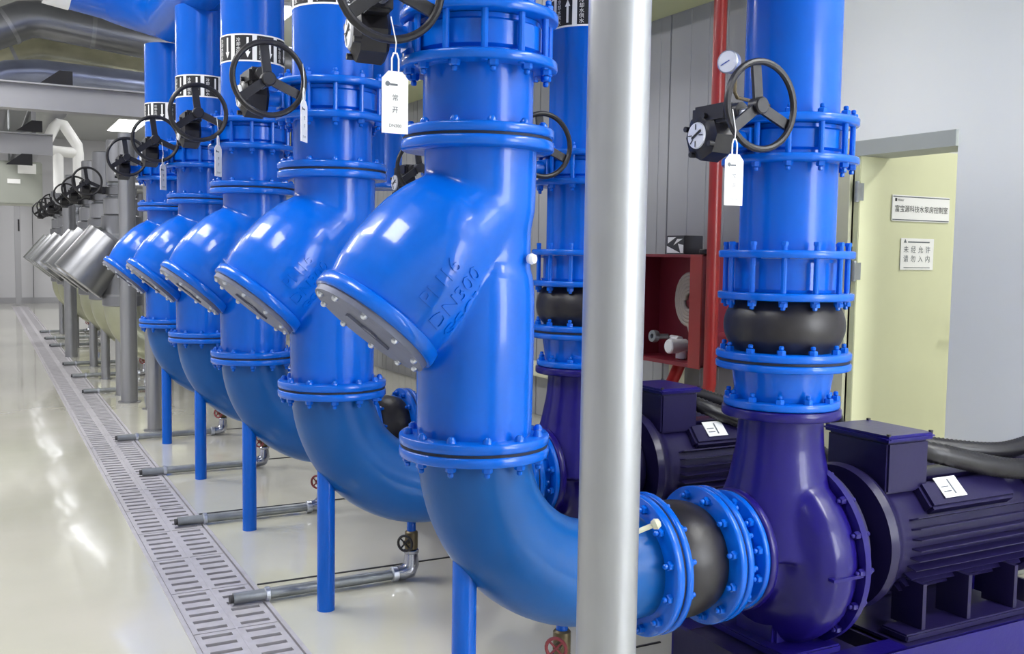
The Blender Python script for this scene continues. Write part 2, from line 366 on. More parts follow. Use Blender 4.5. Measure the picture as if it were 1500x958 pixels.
# --- strainer
t = thing('y_strainer', '', 'strainer', (CX, Y0, .924))
A = Vector((-.638, 0, -.770)); E0 = Vector((.934, Y0, 1.265)); AX = -A
mb = MB()
mb.lathe([(.0, 0), (0, .163), (.05, .166), (.30, .169), (.42, .168), (.47, .163), (.505, .150), (.53, .125), (.545, .09), (.55, 0)], (CX, Y0, .93), (0, 0, 1), 48)
mb.lathe([(.0, 0), (0, .146), (.26, .146), (.32, .157), (.50, .160), (.50, 0)], (CX+.010, Y0, 1.27), (0, 0, 1), 48)
SPH = [(-math.cos(PI*i/16), math.sin(PI*i/16)) for i in range(17)]
P0 = E0+AX*.22; P1 = Vector((1.252, Y0, 1.60))
for i in range(9):
    q = i/8; c_ = P0.lerp(P1, q); rr = .188*(1-q)+.157*q; mb.lathe([(a*rr, b_*rr if 0 < k < 16 else 0) for k, (a, b_) in enumerate(SPH)], c_, AX, 40)
BP = [(.0, 0), (0, .172), (.02, .178), (.07, .190), (.14, .197), (.21, .194), (.27, .186), (.33, .170), (.39, .144), (.44, .112), (.48, .07), (.50, 0)]
mb.lathe(BP, E0+AX*.03, AX, 56)
me = fused(mb, 'body', BLUE, base_of(t), .0085, 6); part('body', me, BLUE, t)
cf = flange(t, E0, AX, .12, .193, .040, name='cover_flange'); 
mb = MB(); mb.lathe([(.0, 0), (0, .180), (.018, .182), (.018, 0)], E0+A*.018, AX, 56); cp = part('cover_plate', mb, PLATE, t, 'bare grey cover plate')
ring_bolts(BZ, cp, E0+A*.018, A, .163, 10, 0, 'bolt', .2, 'bright zinc bolt')
mb = MB(); mb.lathe([(0, 0), (0, .03), (.006, .03), (.006, 0)], E0+A*.024, AX, 24)
qd = Vector((0, 0, 1)).rotation_difference(A); mm = Matrix.Translation(E0+A*.018) @ qd.to_matrix().to_4x4(); mb.box(-.075, .075, -.010, .010, 0, .008, mm); part('cover_rib', mb, PLATE, t)
for (z, d) in ((.924, 1), (1.750, 1)):
    fl = flange(t, (CX, Y0, z), (0, 0, d), .13, .216, .028)
    if z < 1: ring_bolts(BDOME, fl, (CX, Y0, z+.028), (0, 0, 1), .190, 12, 0, 'bolt', PI/12); gasket(fl, (CX, Y0, z-.008), (0, 0, 1), .212, .008)
# cast lettering on the side of the barrel
mb = MB()
def barrel_r(tt):
    for (a, ra), (b_, rb) in zip(BP[1:], BP[2:]):
        if a <= tt <= b_: return ra+(rb-ra)*(tt-a)/(b_-a)
    return .18
perp = Vector((.770, 0, -.638)); sy = Vector((0, -1, 0))
for txt, sz, row in (('PN16', .064, -.012), ('DN300', .066, -.080), ('GGG50', .055, -.142)):
    vs, fs = text_geo(txt, sz, .004)
    out = []
    for v in vs:
        tt = .17+v.x; ang = (row+v.y*1.0)/.19; rr = barrel_r(tt-.03)+v.z-.001
        # v.y up maps toward -perp (upper side)
        out.append(E0+AX*tt+(sy*math.cos(ang)-perp*math.sin(ang))*rr)
    mb.add(out, fs)
part('cast_lettering', mb, BLUE, t)
mb = MB(); mb.lathe([(0, 0), (0, .013), (.01, .016), (.02, .012), (.024, 0)], (1.345, Y0-.128, 1.452), (.45, -.9, 0), 16); part('plug', mb, WHITE, t, 'small white plug'); TR['strainer'] = t
# --- spool pipe between strainer and valve
t = thing('pipe_spool', '', 'pipe', (CX, Y0, 1.786))
mb = MB(); mb.cyl((CX, Y0, 1.79), (0, 0, 1), .19, .155, 48); part('pipe', mb, BLUE2, t)
fl = flange(t, (CX, Y0, 1.786), (0, 0, 1), .14, .216, .026); ring_bolts(BDOME, fl, (CX, Y0, 1.812), (0, 0, 1), .190, 12, 0, 'bolt', PI/12); gasket(fl, (CX, Y0, 1.778), (0, 0, 1), .210, .008)
fl = flange(t, (CX, Y0, 1.972), (0, 0, 1), .14, .222, .026); ring_bolts(BNUT, fl, (CX, Y0, 1.972), (0, 0, -1), .196, 12, 0, 'nut', PI/12); TR['spool'] = t
# --- butterfly valve
def valve(x, z0, z1, name='butterfly_valve', blue=True, cyl_r=.185, gx=-.335, wz=.07):
    zc = (z0+z1)/2; t = thing(name, '', 'valve', (x, Y0, z0))
    mb = MB(); mb.lathe([(0, .14), (0, cyl_r-.012), (.012, cyl_r-.012), (.02, cyl_r), (z1-z0-.02, cyl_r), (z1-z0-.012, cyl_r-.012), (z1-z0, cyl_r-.012), (z1-z0, .14)], (x, Y0, z0), (0, 0, 1), 48, close=True)
    part('valve_body', mb, BLUE if blue else STEEL2, t)
    if blue:
        sm = MB(); sm.cyl((0, 0, -.03), (0, 0, 1), z1-z0+.06, .0095, 10); sm = sm.mesh('stud', BLUE)
        for i in range(12): a = 2*PI*(i+.5)/12; at(sm, 'stud', t, (x+.200*math.cos(a), Y0+.200*math.sin(a), z0))
    mb = MB(); mb.cyl((x+gx+.05, Y0, zc), (1, 0, 0), abs(gx)-.05-cyl_r+.03, .03, 20); mb.box(x-cyl_r-.03, x-cyl_r+.0, Y0-.04, Y0+.04, zc-.035, zc+.035); part('valve_neck', mb, BLUE if blue else BLACK, t)
    # worm gearbox: octagonal case, dial faces -X
    mb = MB(); gxx = x+gx
    mb.lathe([(0, 0), (0, .050), (.010, .062), (.016, .078), (.085, .080), (.095, .07), (.105, 0)], (gxx-.045, Y0, zc), (1, 0, 0), 8)
    mb.bbox(gxx-.035, gxx+.045, Y0-.12, Y0+.05, zc+.035, zc+.095, .01); mb.cyl((gxx+.005, Y0-.10, zc+.068), (0, -1, 0), .05, .024, 16)
    for a in (.4, 2.0, 3.6, 5.2): mb.cyl((gxx-.048, Y0+.066*math.cos(a), zc+.066*math.sin(a)), (1, 0, 0), .02, .009, 8)
    gb = part('gearbox', mb, BLACK, t)
    mb = MB(); mb.lathe([(0, 0), (0, .040), (.004, .042), (.010, .042), (.01, 0)], (gxx-.052, Y0, zc), (1, 0, 0), 32); part('indicator_dial', mb, DIAL, gb, 'white position dial')
    mb = MB()
    for a in (0, PI/2, PI, 1.5*PI, .8): mb.box(-.0015, .0015, .018, .036, 0, .001, Matrix.Translation((gxx-.0535, Y0, zc)) @ Matrix.Rotation(-PI/2, 4, 'Y') @ Matrix.Rotation(a, 4, 'Z'))
    mb.box(-.004, .004, -.03, .02, 0, .0014, Matrix.Translation((gxx-.0535, Y0, zc)) @ Matrix.Rotation(-PI/2, 4, 'Y') @ Matrix.Rotation(.5, 4, 'Z')); part('dial_marks', mb, INK, gb)
    # hand wheel faces -Y
    wx, wy, wzz = gxx+.005, Y0-.235, zc+wz
    wh = bpy.data.objects.new('handwheel', None); 
    mb = MB(); R_ = .130; pts = [(wx+R_*math.cos(a), wy, wzz+R_*math.sin(a)) for a in [2*PI*i/40 for i in range(40)]]
    mb.tube(pts, .0105, 10, closed=True)
    mb.cyl((wx, wy+.035, wzz), (0, -1, 0), .045, .026, 18, .004)
    wh = part('handwheel', mb, BLACK, t)
    for i, a in enumerate((PI/2+.12, PI/2+.12+2*PI/3, PI/2+.12+4*PI/3)):
        mb = MB(); m_ = Matrix.Translation((wx, wy+.012, wzz)) @ Matrix.Rotation(-a, 4, 'Y')
        mb.box(.02, .127, -.006, .006, -.016, .016, m_); mb.v[-1] = mb.v[-1]; part('spoke', mb, BLACK, wh)
    mb = MB(); mb.cyl((wx, Y0-.13, wzz-.012), (0, -1, 0), .08, .013, 14); part('wheel_stem', mb, ZINC, wh)
    return t
TR['valve'] = valve(CX, 1.998, 2.100, gx=-.32)
# --- tag
def tag(x, y, z, lab, rot=0, grp='white valve tags'):
    t = thing('valve_tag', lab, 'tag', (x, y, z), grp)
    w_, h_ = .034, .150; mb = MB(); th = .0015
    pr = [(-w_, 0), (w_, 0), (w_, h_-.018), (w_-.016, h_), (-w_+.016, h_), (-w_, h_-.018)]
    mb.add([(x+a, y-th, z+b_) for a, b_ in pr]+[(x+a, y+th, z+b_) for a, b_ in pr], [(0, 1, 2, 3, 4, 5), (11, 10, 9, 8, 7, 6)]+[(i, (i+1) % 6, (i+1) % 6+6, i+6) for i in range(6)])
    part('card', mb, WHITE, t, smooth=False)
    mb = MB(); flat_text(mb, '常', .017, x, y-.0022, z+.085); flat_text(mb, '开', .017, x, y-.0022, z+.056); flat_text(mb, '●', .016, x-.02, y-.0022, z+.118); mb.box(x-.014, x+.006, y-.0022, y-.0018, z+.115, z+.12); flat_text(mb, 'DN300', .011, x, y-.0022, z+.018)
    part('lettering', mb, GINK, t, smooth=False)
    mb = MB(); mb.tube([(x-.009, y, z+h_-.008), (x-.009, y, z+h_+.03), (x-.004, y, z+h_+.044), (x+.004, y, z+h_+.044), (x+.009, y, z+h_+.03), (x+.009, y, z+h_-.008)], .0022, 8); mb.tube([(x, y, z+h_+.042), (x+.002, y, z+h_+.07), (x-.012, y+.0, z+h_+.13)], .0014, 6); part('loop', mb, WHITE, t)
    t.rotation_euler.z = rot
    return t
# --- down pipe above valve
def band_parts(parent, x, z, rad, up):
    h_ = .135; mb = MB(); mb.lathe([(0, rad-.002), (0, rad+.0012), (h_, rad+.0012), (h_, rad-.002)], (x, Y0, z), (0, 0, 1), 64); bd = part('label_band', mb, WHITE, parent, 'white printed band')
    blk = MB(); wht = MB()
    def wrap(mbx, vs, fs, uc, dr): mbx.add([(x+(rad+dr)*math.cos((uc+v.x)/rad), Y0+(rad+dr)*math.sin((uc+v.x)/rad), z+h_/2+v.y) for v in vs], fs)
    nblk = 9; circ = 2*PI*rad; st = circ/nblk
    tv, tfc = text_geo('冷\n却\n水\n供\n水' if up > 0 else '冷\n却\n水\n回\n水', .023)
    zc_ = sum(v.y for v in tv)/len(tv); tv = [Vector((v.x, v.y-zc_, 0)) for v in tv]; hh = max(abs(v.y) for v in tv); tv = [Vector((v.x, v.y*min(1, .056/hh), 0)) for v in tv]
    for i in range(nblk):
        u0 = i*st; wq = st*.80
        for k in range(4): a, b_ = -wq/2+wq*k/4, -wq/2+wq*(k+1)/4; wrap(blk, [Vector((a, -.060, 0)), Vector((b_, -.060, 0)), Vector((b_, .060, 0)), Vector((a, .060, 0))], [(0, 1, 2, 3)], u0, .0022)
        wrap(wht, tv, tfc, u0-st*.22, .0032); av, af = arrow_geo(.026, .100, up); wrap(wht, av, af, u0+st*.2, .0032)
    part('print_ground', blk, INK, bd, smooth=False)['kind'] = 'stuff'; part('print_characters', wht, WHITE, bd, smooth=False)['kind'] = 'stuff'
def downpipe(x, zf, ztop, zb, up, name):
    t = thing(name, '', 'pipe', (x, Y0, zf))
    mb = MB(); mb.cyl((x, Y0, zf+.002), (0, 0, 1), ztop-zf, .158, 56); part('pipe', mb, BLUE2, t)
    fl = flange(t, (x, Y0, zf), (0, 0, 1), .14, .222, .026); ring_bolts(BNUT, fl, (x, Y0, zf+.026), (0, 0, 1), .200, 12, 0, 'nut', PI/12)
    band_parts(t, x, zb, .158, up); return t
TR['drop'] = downpipe(CX, 2.102, 2.96, 2.40, -1, 'suction_pipe')
# --- horizontal rubber joint
def rubber_joint(o, d, L, r1, rb, name='rubber_joint', nb=12, edge=.226):
    d = Vector(d).normalized(); o = Vector(o); t = thing(name, '', 'rubber joint', tuple(o))
    Lb = L-.05; prof = [(0, .1), (0, .165)]
    for i in range(13): a = PI*i/12; prof.append((Lb*i/12, .165+(rb-.165)*math.sin(a)**.8))
    prof.append((Lb, .1)); mb = MB(); mb.lathe(prof, o+d*.025, d, 48, close=True); part('bellows', mb, RUBBER, t, 'black rubber bulge', ang=60)
    fl = flange(t, o, d, .12, edge, .025); ring_bolts(BNUT, fl, o+d*.025, d, .198, nb, 0, 'nut', PI/12)
    fl = flange(t, o+d*(L-.025), d, .12, edge, .025); ring_bolts(BNUT, fl, o+d*(L-.025), -d, .198, nb, 0, 'nut', PI/12)
    return t
TR['hjoint'] = rubber_joint((1.858, Y0, ZS), (1, 0, 0), .235, .226, .19); gasket(TR['hjoint'], (1.850, Y0, ZS), (1, 0, 0), .219, .008)
t = thing('suction_reducer', '', 'pipe fitting', (2.10, Y0, ZS)); flr = flange(t, (2.10, Y0, ZS), (1, 0, 0), .12, .224, .024); gasket(t, (2.093, Y0, ZS), (1, 0, 0), .218, .007)
mb = MB(); mb.lathe([(0, .12), (0, .165), (.075, .15), (.075, .12)], (2.12, Y0, ZS), (1, 0, 0), 48, close=True); part('cone', mb, BLUE, t)
fl = flange(t, (2.19, Y0, ZS), (1, 0, 0), .11, .200, .022); ring_bolts(BNUT, fl, (2.19, Y0, ZS), (-1, 0, 0), .178, 12, 0, 'nut', PI/12); ring_bolts(BNUT, flr, (2.124, Y0, ZS), (1, 0, 0), .198, 12, 0, 'nut', 0); TR['sred'] = t
# --- pump
t = thing('pump', '', 'pump', (RX, Y0, .14))
mb = MB(); zc = .45
mb.lathe([(0, 0), (0, .14), (.09, .165), (.12, .24), (.145, .280), (.18, .305), (.23, .312), (.275, .302), (.32, .27), (.345, .2), (.38, .15), (.42, .14), (.42, 0)], (2.21, Y0, zc), (1, 0, 0), 56)
mb.lathe([(0, 0), (0, .25), (.10, .215), (.22, .172), (.34, .148), (.44, .142), (.47, .146), (.47, 0)], (RX, Y0, .48), (0, 0, 1), 48)
me = fused(mb, 'volute', PURP, base_of(t), .010, 9); part('volute', me, PURP, t)
flange(t, (RX, Y0, .928), (0, 0, 1), .1, .200, .032, PURP, name='discharge_flange')
flange(t, (2.212, Y0, ZS), (1, 0, 0), .1, .205, .03, PURP, name='suction_flange')
mb = MB(); mb.lathe([(0, .25), (0, .322), (.024, .322), (.024, .25)], (2.505, Y0, zc), (1, 0, 0), 64, close=True); cf = part('casing_rim', mb, PURP, t); ring_bolts(BNUTP, cf, (2.529, Y0, zc), (1, 0, 0), .302, 16, 0, 'nut'); ring_bolts(bolt_mesh(.02, .014, PURP, nut=1), cf, (2.505, Y0, zc), (-1, 0, 0), .308, 16, 0, 'bolt')
for a in (-2.9, -2.1, -1.2, -.45, .1, 1.6):   # casting ribs
    mb = MB(); m_ = Matrix.Translation((2.40, Y0, zc)) @ Matrix.Rotation(a, 4, 'X'); mb.box(-.03, .10, -.005, .005, .25, .317, m_); part('casting_rib', mb, PURP, t)
mb = MB(); mb.bbox(2.33, 2.50, Y0-.10, Y0+.10, .142, .30, .012); mb.bbox(2.29, 2.54, Y0-.20, Y0+.20, .14, .168, .006); part('pump_foot', mb, PURP, t)
mb = MB(); mb.cyl((2.54, Y0, .47), (1, 0, 0), .16, .17, 40, .01); mb.cyl((2.54, Y0, .47), (1, 0, 0), .05, .27, 48, .006); part('bracket', mb, PURPD, t); TR['pump'] = t
# --- motor
t = thing('motor', '', 'motor', (3.15, Y0, .14)); zm = .47; RM = .205
mb = MB(); mb.lathe([(0, 0), (0, .15), (0, .255), (.03, .262), (.05, .255), (.09, .215), (.13, RM), (.86, RM), (.86, 0)], (2.70, Y0, zm), (1, 0, 0), 56); part('housing', mb, PURPD, t)
fm = MB(); fm.add([(0, -.0035, 0), (.66, -.0035, 0), (.66, .0035, 0), (0, .0035, 0), (.012, -.002, .036), (.65, -.002, .036), (.65, .002, .036), (.012, .002, .036)], [(0, 3, 2, 1), (4, 5, 6, 7), (0, 1, 5, 4), (1, 2, 6, 5), (2, 3, 7, 6), (3, 0, 4, 7)])
fme = fm.mesh('cooling_fin', PURPD, smooth=False)
for i in range(38):
    a = 2*PI*i/38
    dg_ = math.degrees(a) % 360          # 0 = top
    if dg_ < 20 or dg_ > 340 or 150 < dg_ < 210 or 36 < dg_ < 62: continue
    at(fme, 'cooling_fin', t, (2.86, Y0-(RM-.004)*math.sin(a), zm+(RM-.004)*math.cos(a)), Quaternion((1, 0, 0), a))
mb = MB(); mb.lathe([(0, 0), (0, .235), (.02, .25), (.16, .25), (.22, .22), (.24, .16), (.24, 0)], (3.54, Y0, zm), (1, 0, 0), 48); part('fan_cowl', mb, PURPD, t)
mb = MB(); m_ = Matrix.Translation((2.95, Y0, zm)) @ Matrix.Rotation(math.radians(48), 4, 'X'); mb.bbox(0, .46, -.055, .055, RM-.02, RM+.038, .012, m_); pad = part('nameplate_pad', mb, PURPD, t)
mb = MB(); m_ = Matrix.Translation((3.03, Y0, zm)) @ Matrix.Rotation(math.radians(44), 4, 'X'); mb.box(0, .115, -.042, .042, RM+.040, RM+.043, m_); part('nameplate', mb, WHITE, pad, 'white nameplate', smooth=False)
mb = MB(); m2 = Matrix.Translation((3.03, Y0, zm)) @ Matrix.Rotation(math.radians(44), 4, 'X'); mb.box(.06, .068, -.03, .03, RM+.0432, RM+.044, m2); mb.box(.01, .05, -.02, -.015, RM+.0432, RM+.044, m2); mb.box(.01, .05, 0, .004, RM+.0432, RM+.044, m2); part('plate_print', mb, GINK, pad, smooth=False)
mb = MB(); mb.bbox(2.79, 3.0, Y0-.145, Y0+.14, .64, .825, .008); tb = part('terminal_box', mb, PURPD, t, 'boxy cable terminal housing')
mb = MB(); mb.bbox(2.775, 3.02, Y0-.16, Y0+.155, .826, .850, .01); part('box_lid', mb, PURP, tb)
for (a, b_) in ((2.79, -.145), (3.005, -.145), (2.79, .14), (3.005, .14)): mb = MB(); mb.cyl((a, Y0+b_, .848), (0, 0, 1), .008, .008, 8); part('lid_screw', mb, BLACK, tb)
for sy_ in (-1, 1):
    mb = MB(); yb = Y0+sy_*.19
    mb.bbox(2.80, 3.50, yb-.06, yb+.06, .142, .168, .006)
    for x in (2.90, 3.14, 3.40):
        y1, y2 = sorted((Y0+sy_*.10, Y0+sy_*.235)); mb.box(x-.009, x+.009, y1, y2, .165, .33)
    part('motor_foot', mb, PURPD, t)
TR['motor'] = t
# --- base frame
t = thing('steel_skid', '', 'base frame', (3.0, Y0, 0)); mb = MB()
for sy_ in (-1, 1):
    yb = Y0+sy_*.25; mb.box(2.2, 3.88, yb-.006+sy_*.03, yb+.006+sy_*.03, .0, .14); y1, y2 = sorted((yb+sy_*.036, yb-.06*sy_)); mb.box(2.2, 3.88, y1, y2, .128, .14); mb.box(2.2, 3.88, y1, y2, 0, .012)
part('side_channel', mb, PURP, t, smooth=False)
mb = MB()
for x in (2.2, 2.75, 3.3, 3.86): mb.box(x, x+.014, Y0-.275, Y0+.275, .012, .128)
mb.box(2.2, 2.62, Y0-.2, Y0+.2, .125, .139); mb.box(2.78, 3.52, Y0-.27, Y0+.27, .13, .1405); part('cross_member', mb, PURPD, t, smooth=False); TR['base'] = t
# --- discharge train
t = thing('discharge_reducer', '', 'pipe fitting', (RX, Y0, .962))
mb = MB(); mb.lathe([(0, .11), (0, .150), (.03, .158), (.14, .175), (.14, .12)], (RX, Y0, .972), (0, 0, 1), 48, close=True); part('cone', mb, BLUE, t)
fl = flange(t, (RX, Y0, .962), (0, 0, 1), .11, .195, .026); ring_bolts(BNUT, fl, (RX, Y0, .988), (0, 0, 1), .178, 12, 0, 'nut', PI/12)
flange(t, (RX, Y0, 1.092), (0, 0, 1), .12, .226, .024); TR['dred'] = t
TR['vjoint'] = rubber_joint((RX, Y0, 1.126), (0, 0, 1), .225, .226, .203); gasket(TR['vjoint'], (RX, Y0, 1.117), (0, 0, 1), .22, .009)
t = thing('check_valve', '', 'valve', (RX, Y0, 1.352)); mb = MB(); mb.lathe([(0, .12), (0, .178), (.01, .182), (.01, .172), (.10, .172), (.10, .182), (.112, .182), (.112, .12)], (RX, Y0, 1.352), (0, 0, 1), 48, close=True); part('valve_body', mb, BLUE, t)
sm = MB(); sm.cyl((0, 0, -.045), (0, 0, 1), .20, .0095, 10); sm.hexn((0, 0, .155), (0, 0, 1), .012, .012); sm.hexn((0, 0, -.045), (0, 0, 1), .014, .015); sm = sm.mesh('stud', BLUE)
for i in range(12): a = 2*PI*(i+.5)/12; at(sm, 'stud', t, (RX+.2*math.cos(a), Y0+.2*math.sin(a), 1.352))
TR['check'] = t
t = thing('discharge_spool', '', 'pipe', (RX, Y0, 1.465)); mb = MB(); mb.cyl((RX, Y0, 1.47), (0, 0, 1), .325, .160, 48); part('pipe', mb, BLUE2, t)
flange(t, (RX, Y0, 1.465), (0, 0, 1), .14, .226, .026); fl = flange(t, (RX, Y0, 1.776), (0, 0, 1), .14, .226, .024); ring_bolts(BNUT, fl, (RX, Y0, 1.776), (0, 0, -1), .200, 12, 0, 'nut', PI/12); TR['dspool'] = t
TR['dvalve'] = valve(RX, 1.802, 1.900, gx=-.35)
TR['riser'] = downpipe(RX, 1.902, 3.9, 2.46, 1, 'discharge_pipe')
t = thing('pressure_gauge', '', 'gauge', (RX-.34, Y0-.08, 2.0))
mb = MB(); gx, gy = RX-.36, Y0-.12; mb.tube([(RX-.14, Y0-.05, 1.96), (gx+.02, gy, 1.96), (gx+.01, gy, 1.975), (gx+.01, gy, 2.03)], .006, 10); part('stem', mb, BRASS, t)
mb = MB(); mb.lathe([(0, 0), (0, .034), (.024, .036), (.028, .033), (.02, .031)], (gx+.01, gy+.02, 2.068), (-.93, -.36, 0), 32); part('case', mb, ZINC, t)
mb = MB(); mb.lathe([(.0, 0), (0, .032), (.002, .032), (.002, 0)], Vector((gx+.01, gy+.02, 2.068))+Vector((-.93, -.36, 0))*.024, (-.93, -.36, 0), 32); dl = part('dial', mb, DIAL, t, 'white round dial')
qn = Vector((0, 0, 1)).rotation_difference(Vector((-.93, -.36, 0))); mm = Matrix.Translation(Vector((gx+.01, gy+.02, 2.068))+Vector((-.93, -.36, 0))*.0265) @ qn.to_matrix().to_4x4() @ Matrix.Rotation(.8, 4, 'Z'); mb = MB(); mb.box(-.0015, .0015, -.008, .024, 0, .001, mm); part('needle', mb, SHEET, dl); TR['gauge'] = t
mb = MB(); mb.box(RX-.335, RX-.305, Y0-.13, Y0-.122, 1.93, 1.985)
# --- floor drain line beside each column
t = thing('drain_line', '', 'drain pipe', (1.68, Y0+.20, 0)); dyy = Y0+.205
mb = MB(); mb.tube([(.89, dyy, .030), (1.62, dyy, .034)], .0235, 16); part('pipe', mb, GALV, t)
mb = MB(); mb.cyl((1.02, dyy, .0305), (1, 0, 0), .022, .030, 16, .003); part('coupling', mb, ZINC, t); mb = MB(); mb.cyl((1.585, dyy, .034), (1, 0, 0), .03, .034, 16, .004); part('coupling', mb, ZINC, t)
mb = MB(); mb.cyl((.875, dyy, .0295), (1, 0, 0), .02, .017, 16); part('dark_outlet', mb, DARK, t, 'dark open pipe end')
mb = MB(); mb.tube([(1.60, dyy, .036), (1.64, dyy, .036), (1.668, dyy, .045), (1.68, dyy, .07), (1.68, dyy, .13)], [.030, .034, .040, .036, .028], 16); mb.cyl((1.68, dyy, .12), (0, 0, 1), .018, .034, 12, .003); part('bend', mb, CHROME, t)
mb = MB(); mb.cyl((1.68, dyy, .138), (0, 0, 1), .085, .030, 12, .006); mb.cyl((1.68, dyy, .18), (-.75, -.66, 0), .06, .013, 12); part('tap_body', mb, BRASS, t, 'dull brass tap')
mb = MB(); cw = Vector((1.68, dyy, .18))+Vector((-.75, -.66, 0))*.062; qw = Vector((0, 0, 1)).rotation_difference(Vector((-.75, -.66, 0))); mb.tube([cw+qw @ Vector((.034*math.cos(2*PI*i/20), .034*math.sin(2*PI*i/20), 0)) for i in range(20)], .006, 8, closed=True)
mb.tube([cw+qw @ Vector((-.034, 0, 0)), cw+qw @ Vector((.034, 0, 0))], .004, 6); mb.tube([cw+qw @ Vector((0, -.034, 0)), cw+qw @ Vector((0, .034, 0))], .004, 6); wh_ = part('tap_handle', mb, REDW, t, 'small red hand wheel')
mb = MB(); mb.tube([(1.68, dyy, .22), (1.68, dyy, .33), (1.68, dyy-.07, .40)], .020, 16); part('riser', mb, BLUE2, t, 'blue drop pipe'); TR['drain'] = t

# copies along the row
names = ['nearest', 'second nearest', 'third nearest', 'fourth nearest', 'farthest']
LAB = {'post': ('round blue steel post under the %s blue pipe elbow', 'blue posts under the elbows'),
       'elbow': ('blue pipe elbow below the %s blue strainer', 'blue suction elbows'),
       'strainer': ('%s blue Y-strainer of the row, slanting barrel with grey cover', 'blue strainers in a row'),
       'spool': ('short blue flanged pipe on top of the %s blue strainer', 'short blue pipes on the strainers'),
       'valve': ('blue valve with black handwheel above the %s blue strainer', 'valves above the strainers'),
       'drop': ('tall blue pipe with printed band above the %s blue strainer', 'blue pipes above the strainers'),
       'hjoint': ('black rubber joint beside the suction side of the %s pump', 'suction rubber joints'),
       'sred': ('blue flanged reducer against the suction side of the %s pump', 'suction reducers'),
       'pump': ('%s purple pump casing with upright neck', 'purple pumps'),
       'motor': ('%s purple finned electric motor behind a purple pump', 'purple motors'),
       'base': ('purple steel base frame under the %s pump', 'purple base frames'),
       'dred': ('blue tapered flanged piece on top of the %s pump neck', 'discharge reducers'),
       'vjoint': ('black rubber joint standing above the %s pump', 'discharge rubber joints'),
       'check': ('blue check valve with studs above rubber joint of %s pump', 'check valves'),
       'dspool': ('plain blue pipe between the two valves above the %s pump', 'blue pipes between valves'),
       'dvalve': ('valve with black gearbox and handwheel above the %s pump', 'valves above the pumps'),
       'riser': ('tall blue discharge pipe rising above the %s pump', 'blue discharge pipes'),
       'gauge': ('small round pressure gauge beside the discharge pipe of %s pump', 'pressure gauges'),
       'drain': ('grey drain pipe on the floor past the %s blue post', 'grey floor drain pipes')}
COUNT = dict(post=5, elbow=5, strainer=5, spool=5, valve=5, drop=5, hjoint=3, sred=3, pump=3, motor=2, base=3, dred=2, vjoint=2, check=2, dspool=3, dvalve=3, riser=4, gauge=1, drain=5)
TAPS = []
for key, (lab, grp) in LAB.items():
    src = TR[key]
    if key == 'drop':
        pass
    for k in range(COUNT[key]-1, -1, -1):
        n_ = names[k] if COUNT[key] == 5 or k < COUNT[key]-1 or k < 4 else names[k]
        if k == 0:
            src['label'] = lab % n_
            if COUNT[key] > 1: src['group'] = grp
            if key == 'drain': TAPS.append((0, src))
        else:
            d_ = dup(src, (0, DY*k, 0), lab % n_, grp)
            if key == 'drain': TAPS.append((k, d_))
for k, d_ in TAPS:     # handles: black on the second, red on the others
    for ch in d_.children:
        if ch.name.startswith('tap_handle') and k == 1:
            me = ch.data.copy(); me.materials[0] = BLACK; ch.data = me; ch['label'] = 'small black hand wheel'
# tags
TR['valve'].rotation_euler.z = -.12
tag(.903, Y0-.235, 1.755, 'white tag hanging from the topmost handwheel, in front of blue pipes')
tag(1.965, Y0-.25, 1.618, 'white tag hanging beside the red pipe from the right handwheel')
tag(1.055, Y0+DY-.25, 1.865, 'thin white tag seen edge-on at the second handwheel', rot=.95)
for k, l in ((2, 'third'), (3, 'fourth')):
    tag(1.02 if k == 2 else .97, Y0+DY*k-.24, 1.82, 'small white tag hanging below the %s handwheel from the front' % l, rot=.9)

for o in list(bpy.data.objects):
    if o.get('label') == 'blue valve with black handwheel above the second nearest blue strainer':
        for ch in o.children:
            if ch.name.startswith(('handwheel', 'wheel_stem')): ch.location.z -= .035
# header pipe overhead, with its end turning left over the aisle
t = thing('header_pipe', 'large blue header pipe under the ceiling joining the blue pipes', 'pipe', (CX, 5.2, 3.15))
mb = MB(); pts = [(CX, .6, 3.12), (CX, 7.4, 3.12)]
for i in range(1, 11): a = PI/2*i/10; pts.append((CX-.40+.40*math.cos(a), 7.4+.42*math.sin(a), 3.12+.20*i/10))
pts.append((.62, 7.83, 3.36)); mb.tube(pts, .20, 40); part('pipe', mb, BLUE2, t)
mb = MB(); mb.cyl((.62, 7.83, 3.36), (-1, -.02, .16), .17, .206, 40); part('label_band', mb, WHITE, t, 'white printed band')
mb = MB(); mb.cyl((.455, 7.827, 3.386), (-1, -.02, .16), 2.3, .19, 32); part('insulated_run', mb, STEEL2, t, 'silver clad run')
for y in (1.6, 5.8): 
    h = MB(); h.tube([(CX-.24, y, ZC), (CX-.24, y, 3.10)], .008, 8); h.tube([(CX+.24, y, ZC), (CX+.24, y, 3.12)], .008, 8); h.box(CX-.26, CX+.26, y-.03, y+.03, 2.905, 2.925) ; part('hanger', h, GALV, t)

